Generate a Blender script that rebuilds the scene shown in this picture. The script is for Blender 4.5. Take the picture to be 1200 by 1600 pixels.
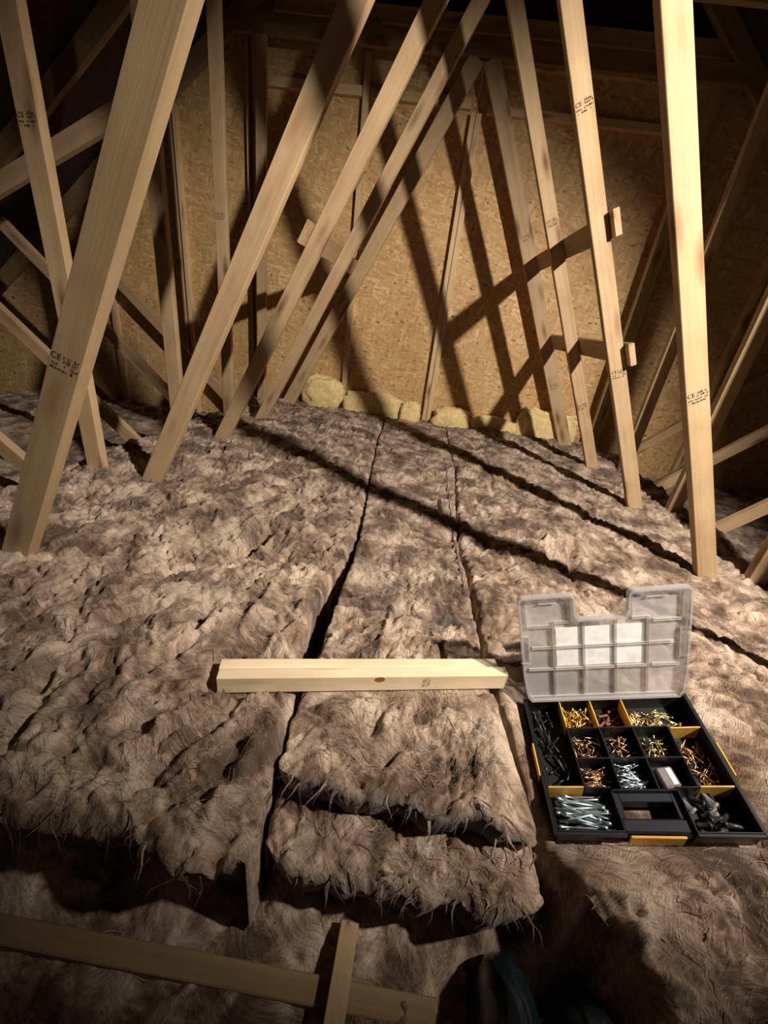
import bpy, bmesh, math, random
import numpy as np
from mathutils import Matrix, Vector

for o in list(bpy.data.objects):
    bpy.data.objects.remove(o, do_unlink=True)
scene = bpy.context.scene
C = scene.collection
random.seed(7)

# ------------------------------------------------------------------ camera
cam_data = bpy.data.cameras.new('camera')
cam = bpy.data.objects.new('camera', cam_data)
C.objects.link(cam)
cam_data.sensor_fit = 'VERTICAL'
cam_data.sensor_height = 36.0
cam_data.sensor_width = 27.0
cam_data.lens = 630.15 / 1600 * 36.0
cam_data.clip_start = 0.02
cam_data.clip_end = 50
FW = Vector((-0.036476, 0.899720, -0.434941))
RT = Vector((0.987953, 0.097964, 0.119796))
UP = Vector((-0.150392, 0.425332, 0.892455))
CAM = Vector((-0.0230, 0.0, 0.8360))
cam.matrix_world = Matrix((
    (RT.x, UP.x, -FW.x, CAM.x),
    (RT.y, UP.y, -FW.y, CAM.y),
    (RT.z, UP.z, -FW.z, CAM.z),
    (0, 0, 0, 1)))
scene.camera = cam

# ------------------------------------------------------------------ world
world = bpy.data.worlds.new('world')
scene.world = world
world.use_nodes = True
bgn = world.node_tree.nodes['Background']
bgn.inputs['Color'].default_value = (1.0, 0.80, 0.62, 1)
bgn.inputs['Strength'].default_value = 0.03

# ------------------------------------------------------------------ work lamp light
LAMP = Vector((1.325, 0.13, 1.95))
AIM = Vector((-0.10, 2.53, -0.19))
ld = bpy.data.lights.new('work_lamp_light', 'SPOT')
ld.energy = 420
ld.color = (1.0, 0.89, 0.75)
ld.spot_size = math.radians(88)
ld.spot_blend = 0.62
ld.shadow_soft_size = 0.034
lo = bpy.data.objects.new('work_lamp_light', ld)
C.objects.link(lo)
lo.location = LAMP
lo.rotation_euler = (AIM - LAMP).to_track_quat('-Z', 'Y').to_euler()

scene.view_settings.view_transform = 'Standard'
scene.view_settings.look = 'None'
scene.view_settings.gamma = 1
scene.view_settings.use_curve_mapping = False
scene.view_settings.exposure = 0.0

# ================================================================== materials
def newmat(name):
    m = bpy.data.materials.new(name)
    m.use_nodes = True
    nt = m.node_tree
    return m, nt, nt.nodes['Principled BSDF']

def N(nt, kind, **kw):
    n = nt.nodes.new(kind)
    for k, v in kw.items():
        if k in n.inputs:
            n.inputs[k].default_value = v
        else:
            setattr(n, k, v)
    return n

def ramp(nt, src, stops):
    r = nt.nodes.new('ShaderNodeValToRGB')
    el = r.color_ramp.elements
    while len(el) < len(stops):
        el.new(0.5)
    for e, (p, c) in zip(el, stops):
        e.position = p
        e.color = (*c, 1) if len(c) == 3 else c
    nt.links.new(src, r.inputs['Fac'])
    return r

def mixc(nt, fac, a, b, mode='MIX'):
    m = nt.nodes.new('ShaderNodeMix')
    m.data_type = 'RGBA'
    m.blend_type = mode
    for i, v in ((0, fac), (6, a), (7, b)):
        if isinstance(v, (int, float)):
            m.inputs[i].default_value = v
        elif isinstance(v, tuple):
            m.inputs[i].default_value = (*v, 1)
        else:
            nt.links.new(v, m.inputs[i])
    return m.outputs[2]

def plain(name, col, rough=0.6, metal=0.0, spec=0.5):
    m, nt, b = newmat(name)
    tc = N(nt, 'ShaderNodeTexCoord')
    no = N(nt, 'ShaderNodeTexNoise', Scale=40.0, Detail=4.0)
    nt.links.new(tc.outputs['Object'], no.inputs['Vector'])
    lo_ = tuple(c * 0.82 for c in col)
    hi_ = tuple(min(1, c * 1.12) for c in col)
    r = ramp(nt, no.outputs['Fac'], [(0.3, lo_), (0.7, hi_)])
    nt.links.new(r.outputs[0], b.inputs['Base Color'])
    b.inputs['Roughness'].default_value = rough
    b.inputs['Metallic'].default_value = metal
    b.inputs['Specular IOR Level'].default_value = spec
    return m

def pine(name, base, dark, knot=(0.20, 0.10, 0.045), knots=True, tint=0.12):
    m, nt, b = newmat(name)
    L = nt.links.new
    tc = N(nt, 'ShaderNodeTexCoord')
    oi = N(nt, 'ShaderNodeObjectInfo')
    off = N(nt, 'ShaderNodeVectorMath', operation='MULTIPLY_ADD')
    comb = N(nt, 'ShaderNodeCombineXYZ')
    for i in range(3):
        L(oi.outputs['Random'], comb.inputs[i])
    off.inputs[1].default_value = (37.0, 11.0, 5.0)
    L(comb.outputs[0], off.inputs[0])
    L(tc.outputs['Object'], off.inputs[2])
    # knots
    mk = N(nt, 'ShaderNodeMapping')
    mk.inputs['Scale'].default_value = (3.3, 13.0, 13.0)
    L(off.outputs[0], mk.inputs['Vector'])
    vo = N(nt, 'ShaderNodeTexVoronoi', Scale=1.0)
    vo.inputs['Randomness'].default_value = 1.0
    L(mk.outputs[0], vo.inputs['Vector'])
    kr = ramp(nt, vo.outputs['Distance'], [(0.07, (1, 1, 1)), (0.16, (0.55, 0.55, 0.55)), (0.30, (0, 0, 0))])
    # rings / grain: distorted near knots
    mp = N(nt, 'ShaderNodeMapping')
    mp.inputs['Scale'].default_value = (0.7, 22.0, 22.0)
    L(off.outputs[0], mp.inputs['Vector'])
    no = N(nt, 'ShaderNodeTexNoise', Scale=1.6, Detail=3.0, Roughness=0.55, Distortion=0.6)
    L(mp.outputs[0], no.inputs['Vector'])
    mf = N(nt, 'ShaderNodeMapping')
    mf.inputs['Scale'].default_value = (9.0, 260.0, 260.0)
    L(off.outputs[0], mf.inputs['Vector'])
    nf = N(nt, 'ShaderNodeTexNoise', Scale=1.0, Detail=2.0)
    L(mf.outputs[0], nf.inputs['Vector'])
    blot = N(nt, 'ShaderNodeTexNoise', Scale=7.0, Detail=3.0)
    L(off.outputs[0], blot.inputs['Vector'])
    g = ramp(nt, no.outputs['Fac'], [(0.30, dark), (0.52, base), (0.75, tuple(min(1, c * 1.1) for c in base))])
    f = ramp(nt, nf.outputs['Fac'], [(0.35, (0.80, 0.78, 0.75)), (0.6, (1, 1, 1))])
    c1 = mixc(nt, 0.28, g.outputs[0], f.outputs[0], 'MULTIPLY')
    bl = ramp(nt, blot.outputs['Fac'], [(0.3, (0.80, 0.77, 0.74)), (0.62, (1, 1, 1))])
    c1 = mixc(nt, 0.7, c1, bl.outputs[0], 'MULTIPLY')
    rv = ramp(nt, oi.outputs['Random'], [(0.0, (1 - tint, 1 - tint, 1 - tint * 1.2)), (1.0, (1.0, 1.0, 1.0))])
    c1 = mixc(nt, 1.0, c1, rv.outputs[0], 'MULTIPLY')
    if knots:
        c1 = mixc(nt, kr.outputs[0], c1, knot)
    L(c1, b.inputs['Base Color'])
    b.inputs['Roughness'].default_value = 0.68
    b.inputs['Specular IOR Level'].default_value = 0.25
    bp = N(nt, 'ShaderNodeBump', Strength=0.25, Distance=0.0015)
    L(nf.outputs['Fac'], bp.inputs['Height'])
    L(bp.outputs[0], b.inputs['Normal'])
    return m

def osb_mat():
    m, nt, b = newmat('osb')
    L = nt.links.new
    tc = N(nt, 'ShaderNodeTexCoord')
    layers = []
    for ang, sx, sy, seed in ((18, 14, 62, 0), (-47, 15, 66, 3.1), (78, 13, 60, 7.7), (-12, 17, 75, 12.2)):
        mp = N(nt, 'ShaderNodeMapping')
        mp.inputs['Rotation'].default_value = (0, math.radians(ang), 0)
        mp.inputs['Location'].default_value = (seed, seed, seed)
        L(tc.outputs['Object'], mp.inputs['Vector'])
        m2 = N(nt, 'ShaderNodeMapping')
        m2.inputs['Scale'].default_value = (sx, 1.0, sy)
        L(mp.outputs[0], m2.inputs['Vector'])
        v = N(nt, 'ShaderNodeTexVoronoi', Scale=1.0)
        L(m2.outputs[0], v.inputs['Vector'])
        bw = N(nt, 'ShaderNodeSeparateColor')
        L(v.outputs['Color'], bw.inputs[0])
        layers.append((bw.outputs[0], bw.outputs[1], v.outputs['Distance']))
    col = layers[0][0]
    for i in range(1, 4):
        gt = N(nt, 'ShaderNodeMath', operation='GREATER_THAN')
        gt.inputs[1].default_value = 0.55
        L(layers[i][1], gt.inputs[0])
        mx = N(nt, 'ShaderNodeMix')
        L(gt.outputs[0], mx.inputs[0])
        L(col, mx.inputs[2])
        L(layers[i][0], mx.inputs[3])
        col = mx.outputs[0]
    r = ramp(nt, col, [(0.0, (0.52, 0.315, 0.135)), (0.3, (0.60, 0.385, 0.175)), (0.75, (0.68, 0.455, 0.22)), (1.0, (0.80, 0.58, 0.32))])
    no = N(nt, 'ShaderNodeTexNoise', Scale=2.2, Detail=3.0)
    L(tc.outputs['Object'], no.inputs['Vector'])
    pr = ramp(nt, no.outputs['Fac'], [(0.3, (0.85, 0.83, 0.80)), (0.7, (1, 1, 1))])
    sp = N(nt, 'ShaderNodeTexNoise', Scale=38.0, Detail=2.0)
    L(tc.outputs['Object'], sp.inputs['Vector'])
    spr = ramp(nt, sp.outputs['Fac'], [(0.27, (0.45, 0.36, 0.28)), (0.36, (1, 1, 1))])
    c = mixc(nt, 1.0, r.outputs[0], pr.outputs[0], 'MULTIPLY')
    c = mixc(nt, 1.0, c, spr.outputs[0], 'MULTIPLY')
    L(c, b.inputs['Base Color'])
    b.inputs['Roughness'].default_value = 0.6
    b.inputs['Specular IOR Level'].default_value = 0.3
    bp = N(nt, 'ShaderNodeBump', Strength=0.5, Distance=0.002)
    L(col, bp.inputs['Height'])
    L(bp.outputs[0], b.inputs['Normal'])
    return m

def wool_mat(name, dark, mid, light):
    m, nt, b = newmat(name)
    L = nt.links.new
    tc = N(nt, 'ShaderNodeTexCoord')
    at = N(nt, 'ShaderNodeAttribute', attribute_name='tone')
    sep = N(nt, 'ShaderNodeSeparateColor')
    L(at.outputs['Color'], sep.inputs[0])
    # swirled coordinates
    w = N(nt, 'ShaderNodeTexNoise', Scale=5.0, Detail=2.0)
    L(tc.outputs['Object'], w.inputs['Vector'])
    vm = N(nt, 'ShaderNodeVectorMath', operation='MULTIPLY_ADD')
    vm.inputs[1].default_value = (0.22, 0.22, 0.22)
    L(w.outputs['Color'], vm.inputs[0])
    L(tc.outputs['Object'], vm.inputs[2])
    def fibre(ang, sx, sy, det):
        mp = N(nt, 'ShaderNodeMapping')
        mp.inputs['Rotation'].default_value = (0, 0, math.radians(ang))
        L(vm.outputs[0], mp.inputs['Vector'])
        m2 = N(nt, 'ShaderNodeMapping')
        m2.inputs['Scale'].default_value = (sx, sy, 30)
        L(mp.outputs[0], m2.inputs['Vector'])
        n = N(nt, 'ShaderNodeTexNoise', Scale=1.0, Detail=det, Roughness=0.65)
        L(m2.outputs[0], n.inputs['Vector'])
        return n.outputs['Fac']
    f1 = fibre(25, 26, 105, 5.0)
    f2 = fibre(-60, 95, 420, 4.0)
    add = N(nt, 'ShaderNodeMath', operation='MULTIPLY_ADD')
    add.inputs[1].default_value = 0.75
    L(f1, add.inputs[0])
    m3 = N(nt, 'ShaderNodeMath', operation='MULTIPLY_ADD')
    m3.inputs[1].default_value = 0.55
    L(f2, m3.inputs[0])
    m4 = N(nt, 'ShaderNodeMath', operation='MULTIPLY_ADD')
    m4.inputs[1].default_value = 0.62
    m4.inputs[2].default_value = -0.46
    L(sep.outputs[0], m4.inputs[0])
    L(m4.outputs[0], m3.inputs[2])
    L(m3.outputs[0], add.inputs[2])
    r = ramp(nt, add.outputs[0], [(0.25, dark), (0.47, mid), (0.62, tuple((a * 1.3 + c) / 2.3 for a, c in zip(mid, light))), (0.80, light)])
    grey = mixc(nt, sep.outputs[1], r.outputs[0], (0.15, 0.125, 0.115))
    L(grey, b.inputs['Base Color'])
    b.inputs['Roughness'].default_value = 0.95
    b.inputs['Specular IOR Level'].default_value = 0.08
    b.inputs['Sheen Weight'].default_value = 0.15
    b.inputs['Sheen Roughness'].default_value = 0.5
    bp = N(nt, 'ShaderNodeBump', Strength=0.9, Distance=0.011)
    L(add.outputs[0], bp.inputs['Height'])
    L(bp.outputs[0], b.inputs['Normal'])
    return m

def clear_plastic():
    m, nt, b = newmat('frosted_plastic')
    L = nt.links.new
    tc = N(nt, 'ShaderNodeTexCoord')
    no = N(nt, 'ShaderNodeTexNoise', Scale=25.0, Detail=3.0)
    L(tc.outputs['Object'], no.inputs['Vector'])
    r = ramp(nt, no.outputs['Fac'], [(0.3, (0.52, 0.50, 0.50)), (0.7, (0.60, 0.58, 0.58))])
    L(r.outputs[0], b.inputs['Base Color'])
    b.inputs['Roughness'].default_value = 0.22
    b.inputs['Alpha'].default_value = 0.42
    b.inputs['Specular IOR Level'].default_value = 0.6
    return m

M_PINE = pine('pine', (0.54, 0.385, 0.23), (0.47, 0.32, 0.18))
M_PINE2 = pine('pine_pale', (0.90, 0.75, 0.54), (0.84, 0.66, 0.44), tint=0.04)
M_PINE_SHADED = pine('pine_shaded', (0.29, 0.20, 0.11), (0.23, 0.15, 0.08))  # darker copy of pine: dimness of unlit members put into the colour
M_OSB = osb_mat()
M_STUD = pine('pine_stud', (0.74, 0.56, 0.34), (0.64, 0.46, 0.26))
M_WOOL = wool_mat('mineral_wool', (0.12, 0.076, 0.050), (0.325, 0.222, 0.158), (0.67, 0.53, 0.415))
M_FIBRE = wool_mat('wool_fibre', (0.18, 0.12, 0.085), (0.33, 0.235, 0.17), (0.58, 0.46, 0.36))
M_FELT = plain('roof_felt', (0.05, 0.04, 0.035), 0.9, 0, 0.1)
M_BOARD = plain('plasterboard', (0.35, 0.30, 0.26), 0.9)
M_FOAM = plain('yellow_foam', (0.84, 0.66, 0.32), 0.8, 0, 0.2)
M_INK = plain('stamp_ink', (0.07, 0.05, 0.04), 0.9, 0, 0.1)
M_BLACK = plain('black_plastic', (0.012, 0.012, 0.014), 0.38)
M_NAVY = plain('navy_plastic', (0.016, 0.018, 0.030), 0.35)
M_YELLOW = plain('amber_plastic', (0.80, 0.47, 0.09), 0.42)
M_CLEAR = clear_plastic()
M_PAPER = plain('white_card', (0.86, 0.85, 0.83), 0.8)
M_BRASS = plain('brass_screw', (0.85, 0.56, 0.20), 0.30, 0.9)
M_COPPER = plain('bronze_screw', (0.72, 0.42, 0.22), 0.32, 0.9)
M_PALEBR = plain('pale_brass_screw', (0.86, 0.70, 0.34), 0.28, 0.9)
M_STEEL = plain('zinc_screw', (0.62, 0.74, 0.80), 0.30, 0.85)
M_DARKST = plain('black_screw', (0.035, 0.035, 0.04), 0.35, 0.3)
M_GREYP = plain('grey_plastic', (0.22, 0.19, 0.20), 0.45)
M_REDDK = plain('dark_red_plug', (0.16, 0.045, 0.03), 0.55)
M_TEAL = plain('teal_gloss', (0.012, 0.028, 0.036), 0.27, 0, 0.6)
M_LAMPB = plain('lamp_body', (0.05, 0.05, 0.055), 0.5)

# ================================================================== helpers
def link(name, me, mat=None, parent=None, M=None):
    o = bpy.data.objects.new(name, me)
    C.objects.link(o)
    if mat and me:
        if not me.materials:
            me.materials.append(mat)
    if parent is not None:
        o.parent = parent
    if M is not None:
        o.matrix_basis = M
    return o

def tag(o, label=None, cat=None, group=None, kind=None):
    if label: o['label'] = label
    if cat: o['category'] = cat
    if group: o['group'] = group
    if kind: o['kind'] = kind
    return o

def empty(name, loc=(0, 0, 0), M=None):
    o = bpy.data.objects.new(name, None)
    C.objects.link(o)
    o.empty_display_size = 0.05
    if M is not None:
        o.matrix_basis = M
    else:
        o.location = loc
    return o

def bm_mesh(bm, name, smooth=False):
    me = bpy.data.meshes.new(name)
    bm.to_mesh(me)
    bm.free()
    if smooth:
        me.polygons.foreach_set('use_smooth', [True] * len(me.polygons))
    return me

def add_box(bm, x0, x1, y0, y1, z0, z1, bevel=0.0):
    vs = [bm.verts.new(p) for p in ((x0, y0, z0), (x1, y0, z0), (x1, y1, z0), (x0, y1, z0),
                                    (x0, y0, z1), (x1, y0, z1), (x1, y1, z1), (x0, y1, z1))]
    fs = [bm.faces.new([vs[i] for i in f]) for f in ((3, 2, 1, 0), (4, 5, 6, 7), (0, 1, 5, 4), (1, 2, 6, 5), (2, 3, 7, 6), (3, 0, 4, 7))]
    if bevel > 0:
        ed = list({e for f in fs for e in f.edges})
        bmesh.ops.bevel(bm, geom=ed, offset=bevel, segments=1, affect='EDGES')

def box_mesh(name, x0, x1, y0, y1, z0, z1, bevel=0.0):
    bm = bmesh.new()
    add_box(bm, x0, x1, y0, y1, z0, z1, bevel)
    return bm_mesh(bm, name)

def rotm(rx, ry, rz):
    return Matrix.Rotation(rz, 4, 'Z') @ Matrix.Rotation(ry, 4, 'Y') @ Matrix.Rotation(rx, 4, 'X')

def beam(name, p0, p1, width, thick, parent=None, mat=None, wdir=(0, 0, 1), bevel=0.002, org=(0, 0, 0)):
    """Squared timber from p0 to p1; width measured near wdir, thick across; local X runs along the grain."""
    p0, p1 = Vector(p0), Vector(p1)
    ax = (p1 - p0)
    ln = ax.length
    ax.normalize()
    z = ax.cross(Vector(wdir)).normalized()
    y = z.cross(ax).normalized()
    bm = bmesh.new()
    n = max(2, int(ln / 0.25))
    rnd = random.Random(int(ln * 1e5))
    rings = []
    for i in range(n + 1):
        x = -ln / 2 + ln * i / n
        jy, jz = rnd.uniform(-.0008, .0008), rnd.uniform(-.0008, .0008)
        b = bevel
        w, t = width / 2, thick / 2
        pr = [(-w + b, -t), (w - b, -t), (w, -t + b), (w, t - b), (w - b, t), (-w + b, t), (-w, t - b), (-w, -t + b)]
        rings.append([bm.verts.new((x, a + jy, c + jz)) for a, c in pr])
    for r0, r1 in zip(rings, rings[1:]):
        for k in range(8):
            bm.faces.new((r0[k], r1[k], r1[(k + 1) % 8], r0[(k + 1) % 8]))
    bm.faces.new(rings[0])
    bm.faces.new(rings[-1][::-1])
    bmesh.ops.recalc_face_normals(bm, faces=bm.faces)
    me = bm_mesh(bm, name)
    c = (p0 + p1) / 2 - Vector(org)
    M = Matrix(((ax.x, y.x, z.x, c.x), (ax.y, y.y, z.y, c.y), (ax.z, y.z, z.z, c.z), (0, 0, 0, 1)))
    return link(name, me, mat or M_PINE, parent, M)

def tube_mesh(bm, pts, r, seg=8):
    pts = [Vector(p) for p in pts]
    rings = []
    for i, p in enumerate(pts):
        d = (pts[min(i + 1, len(pts) - 1)] - pts[max(i - 1, 0)]).normalized()
        a = d.orthogonal().normalized()
        b = d.cross(a)
        rr = r[i] if isinstance(r, (list, tuple)) else r
        rings.append([bm.verts.new(p + (a * math.cos(2 * math.pi * k / seg) + b * math.sin(2 * math.pi * k / seg)) * rr) for k in range(seg)])
    for r0, r1 in zip(rings, rings[1:]):
        for k in range(seg):
            bm.faces.new((r0[k], r0[(k + 1) % seg], r1[(k + 1) % seg], r1[k]))
    bm.faces.new(rings[0][::-1])
    bm.faces.new(rings[-1])

# ---- numpy noise
def _hash(ix, iy, s):
    h = (ix.astype(np.int64) * 374761393 + iy.astype(np.int64) * 668265263 + s * 1442695041) & 0xffffffff
    h = ((h ^ (h >> 13)) * 1274126177) & 0xffffffff
    h = (h ^ (h >> 16)) & 0xffffffff
    return h / 4294967295.0

def pnoise(x, y, s=0):
    x = np.asarray(x, float); y = np.asarray(y, float)
    ix, iy = np.floor(x), np.floor(y)
    fx, fy = x - ix, y - iy
    u = fx * fx * fx * (fx * (fx * 6 - 15) + 10)
    v = fy * fy * fy * (fy * (fy * 6 - 15) + 10)
    def g(dx, dy):
        a = _hash(ix + dx, iy + dy, s) * 2 * np.pi
        return np.cos(a) * (fx - dx) + np.sin(a) * (fy - dy)
    n0 = g(0, 0) * (1 - u) + g(1, 0) * u
    n1 = g(0, 1) * (1 - u) + g(1, 1) * u
    return (n0 * (1 - v) + n1 * v) * 1.5

def fbm(x, y, s=0, o=4, lac=2.05, gain=0.5):
    t = 0; a = 1.0
    for i in range(o):
        t = t + a * pnoise(x, y, s + i * 17)
        x, y, a = x * lac + 3.1, y * lac - 1.7, a * gain
    return t

def sstep(a, b, x):
    t = np.clip((x - a) / (b - a), 0, 1)
    return t * t * (3 - 2 * t)

# ================================================================== structure
S_KIND = dict(kind='structure')
floor = link('floor', box_mesh('floor', -4.55, 4.7, -1.6, 3.5, -0.26, -0.235), M_BOARD)
tag(floor, 'grey plasterboard ceiling boards beneath the insulation', kind='structure')

TY = [0.243 + 0.6 * k for k in range(6)]      # truss planes
XC = 0.0717                                   # centre line of the trusses

# roof slopes: flat-topped trusses with steep felt above
def slab(name, pts, t, label):
    bm = bmesh.new()
    lo_ = [bm.verts.new(p) for p in pts]
    hi_ = [bm.verts.new((p[0], p[1], p[2] + t)) for p in pts]
    bm.faces.new(lo_[::-1]); bm.faces.new(hi_)
    for i in range(4):
        bm.faces.new((lo_[i], lo_[(i + 1) % 4], hi_[(i + 1) % 4], hi_[i]))
    bmesh.ops.recalc_face_normals(bm, faces=bm.faces)
    o = link(name, bm_mesh(bm, name), M_FELT)
    return tag(o, label, kind='structure')

RIDGE = 3.55
SL = 0.82
slab('wall_left', [(XC, -1.6, RIDGE), (XC, 3.5, RIDGE), (XC - 4.6, 3.5, RIDGE - SL * 4.6), (XC - 4.6, -1.6, RIDGE - SL * 4.6)], 0.02, 'dark felt underside of the left roof slope')
slab('wall_right', [(XC, -1.6, RIDGE), (XC + 4.6, -1.6, RIDGE - SL * 4.6), (XC + 4.6, 3.5, RIDGE - SL * 4.6), (XC, 3.5, RIDGE)], 0.02, 'dark felt underside of the right roof slope')

# back wall of OSB sheets on a stud frame
WY = 3.385
wall = empty('wall_back', (0, WY, -0.2))
tag(wall, 'oriented strand board end wall with timber studs and rails', kind='structure')
def wpart(name, x0, x1, z0, z1, y0, y1, mat):
    me = box_mesh(name, -(x1 - x0) / 2, (x1 - x0) / 2, y0 - y1, 0, -(z1 - z0) / 2, (z1 - z0) / 2, 0.0015)
    return link(name, me, mat, wall, Matrix.Translation(((x0 + x1) / 2, y1 - WY, (z0 + z1) / 2 + 0.2)))
xs = [-4.3, -3.4, -2.50, -1.35, -0.615, 0.08, 1.46, 2.16, 3.3, 4.3]
for a, b in zip(xs, xs[1:]):
    def top(x): return RIDGE - SL * abs(x - XC) - 0.02
    zt = min(2.45, max(top(a), top(b)))
    wpart('osb_panel', a + 0.0015, b - 0.0015, -0.23, zt, WY, WY + 0.018, M_OSB)
def stud(x, z0, z1, w=0.038, d=0.044, mat=None):
    o = beam('stud', (x, WY - d / 2 - 0.0005, z0), (x, WY - d / 2 - 0.0005, z1), w, d, wall, mat or M_STUD, (1, 0, 0), org=(0, WY, -0.2))
    return o
def rail(x0, x1, z, h=0.045, d=0.040, mat=None, y=None):
    yy = WY - d / 2 - 0.0005 if y is None else y
    return beam('rail', (x0, yy, z), (x1, yy, z), h, d, wall, mat or M_STUD, (0, 0, 1), org=(0, WY, -0.2))
stud(0.062, -0.2, 2.02, 0.030, 0.052)
stud(0.098, -0.2, 2.02, 0.034, 0.040)
stud(-0.615, -0.2, 2.24, 0.040)
stud(-1.325, -0.2, 2.3, 0.026, 0.050)
stud(-1.372, -0.2, 2.3, 0.020, 0.044)
stud(-1.865, -0.2, 1.9, 0.026, 0.050)
stud(-1.910, -0.2, 1.9, 0.020, 0.044)
stud(-2.50, -0.2, 1.35, 0.040)
stud(1.46, -0.2, 2.35, 0.040)
stud(2.16, -0.2, 1.7, 0.040)
rail(0.14, 1.50, 2.275, 0.060)
rail(0.14, 1.44, 2.045, 0.042)
rail(-1.30, -0.64, 2.062, 0.050)
rail(-0.59, 0.04, 2.062, 0.050)
rail(-1.2, 1.6, 2.405, 0.075, 0.045)
rail(-3.4, -2.53, 0.985, 0.055, 0.040, M_PINE_SHADED)

gp = [(-1.6, 2.452), (1.75, 2.452), (XC, RIDGE - 0.03)]  # dark sheet added so the gap above the boards reads black
bm = bmesh.new()
ga = [bm.verts.new((x, WY + 0.002, z)) for x, z in gp]
gb = [bm.verts.new((x, WY + 0.016, z)) for x, z in gp]
bm.faces.new(ga); bm.faces.new(gb[::-1])
for i in range(3):
    bm.faces.new((ga[i], gb[i], gb[(i + 1) % 3], ga[(i + 1) % 3]))
bmesh.ops.recalc_face_normals(bm, faces=bm.faces)
gab = link('gable_shade_sheet', bm_mesh(bm, 'gable_shade_sheet'), M_FELT, wall, Matrix.Translation((0, -WY, 0.2)))
gab['label'] = 'dark sheet added to black out the gable gap above the boards'

# ================================================================== trusses
def stamp_mesh(scale=1.0, seed=0):
    """Ink stamp: the legible CE mark, then rows of worn illegible print."""
    cu = bpy.data.curves.new('stamp_font', 'FONT')
    cu.body = 'CE'
    cu.size = 0.019
    ob = bpy.data.objects.new('stamp_tmp', cu)
    C.objects.link(ob)
    dg = bpy.context.evaluated_depsgraph_get()
    me = bpy.data.meshes.new_from_object(ob.evaluated_get(dg))
    bpy.data.objects.remove(ob, do_unlink=True)
    bm = bmesh.new()
    bm.from_mesh(me)
    bmesh.ops.translate(bm, verts=bm.verts, vec=(-0.030, 0.006, 0))
    rnd = random.Random(seed)
    for row, (y, x0, x1, h) in enumerate(((0.0135, -0.003, 0.030, 0.0070), (0.004, -0.003, 0.030, 0.0070), (-0.006, -0.030, 0.030, 0.0060), (-0.016, -0.028, 0.022, 0.0060))):
        x = x0
        while x < x1 - 0.003:
            w = rnd.uniform(0.0020, 0.0048)
            if rnd.random() < 0.78:
                j = rnd.uniform(-0.0008, 0.0008)
                hh = h * rnd.uniform(0.55, 1.0)
                k = rnd.random()
                quads = [(x, x + w, y + j, y + j + hh)] if k < .35 else \
                        ([(x, x + w * .4, y + j, y + j + hh), (x, x + w, y + j, y + j + hh * .3)] if k < .7 else
                         [(x, x + w, y + j + hh * .7, y + j + hh), (x + w * .3, x + w * .7, y + j, y + j + hh * .7)])
                for q, (a, b, c, d) in enumerate(quads):
                    z = 0.0001 * q
                    vs = [bm.verts.new(p) for p in ((a, c, z), (b, c, z), (b, d, z), (a, d, z))]
                    bm.faces.new(vs)
            x += w + 0.0011
    bmesh.ops.scale(bm, verts=bm.verts, vec=(scale, scale, 1))
    me2 = bm_mesh(bm, 'grade_stamp')
    me2.materials.clear()
    return me2
STAMP = [stamp_mesh(1.0, s) for s in range(3)]
for s_ in STAMP:
    s_.materials.append(M_INK)

def stamp_on(root, web, t, k=0, flip=1, scale=1.0):
    """Stamp on the camera-facing wide side of a web, reading across its width; sub-part of the web."""
    # web local: X along, Y width, Z thickness; choose the side whose normal faces -y
    M = web.matrix_basis
    nz = (M.to_3x3() @ Vector((0, 0, 1)))
    side = 1 if nz.y < 0 else -1
    th = max(v.co.z for v in web.data.vertices)
    # glyph x axis -> across width, facing outward
    ex = Vector((0, 1, 0))
    ez = Vector((0, 0, side))
    wy = M.to_3x3() @ ex
    if wy.x < 0:
        ex = -ex
    ey = ez.cross(ex)
    L = Matrix(((ex.x, ey.x, ez.x, t), (ex.y, ey.y, ez.y, 0), (ex.z, ey.z, ez.z, side * (th + 0.0006)), (0, 0, 0, 1)))
    o = link('grade_stamp', STAMP[k % 3], M_INK, web, L @ Matrix.Rotation(flip * 0.10, 4, 'Z') @ Matrix.Scale(scale, 4))
    o['label'] = 'smudged black grading stamp'
    return o

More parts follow.
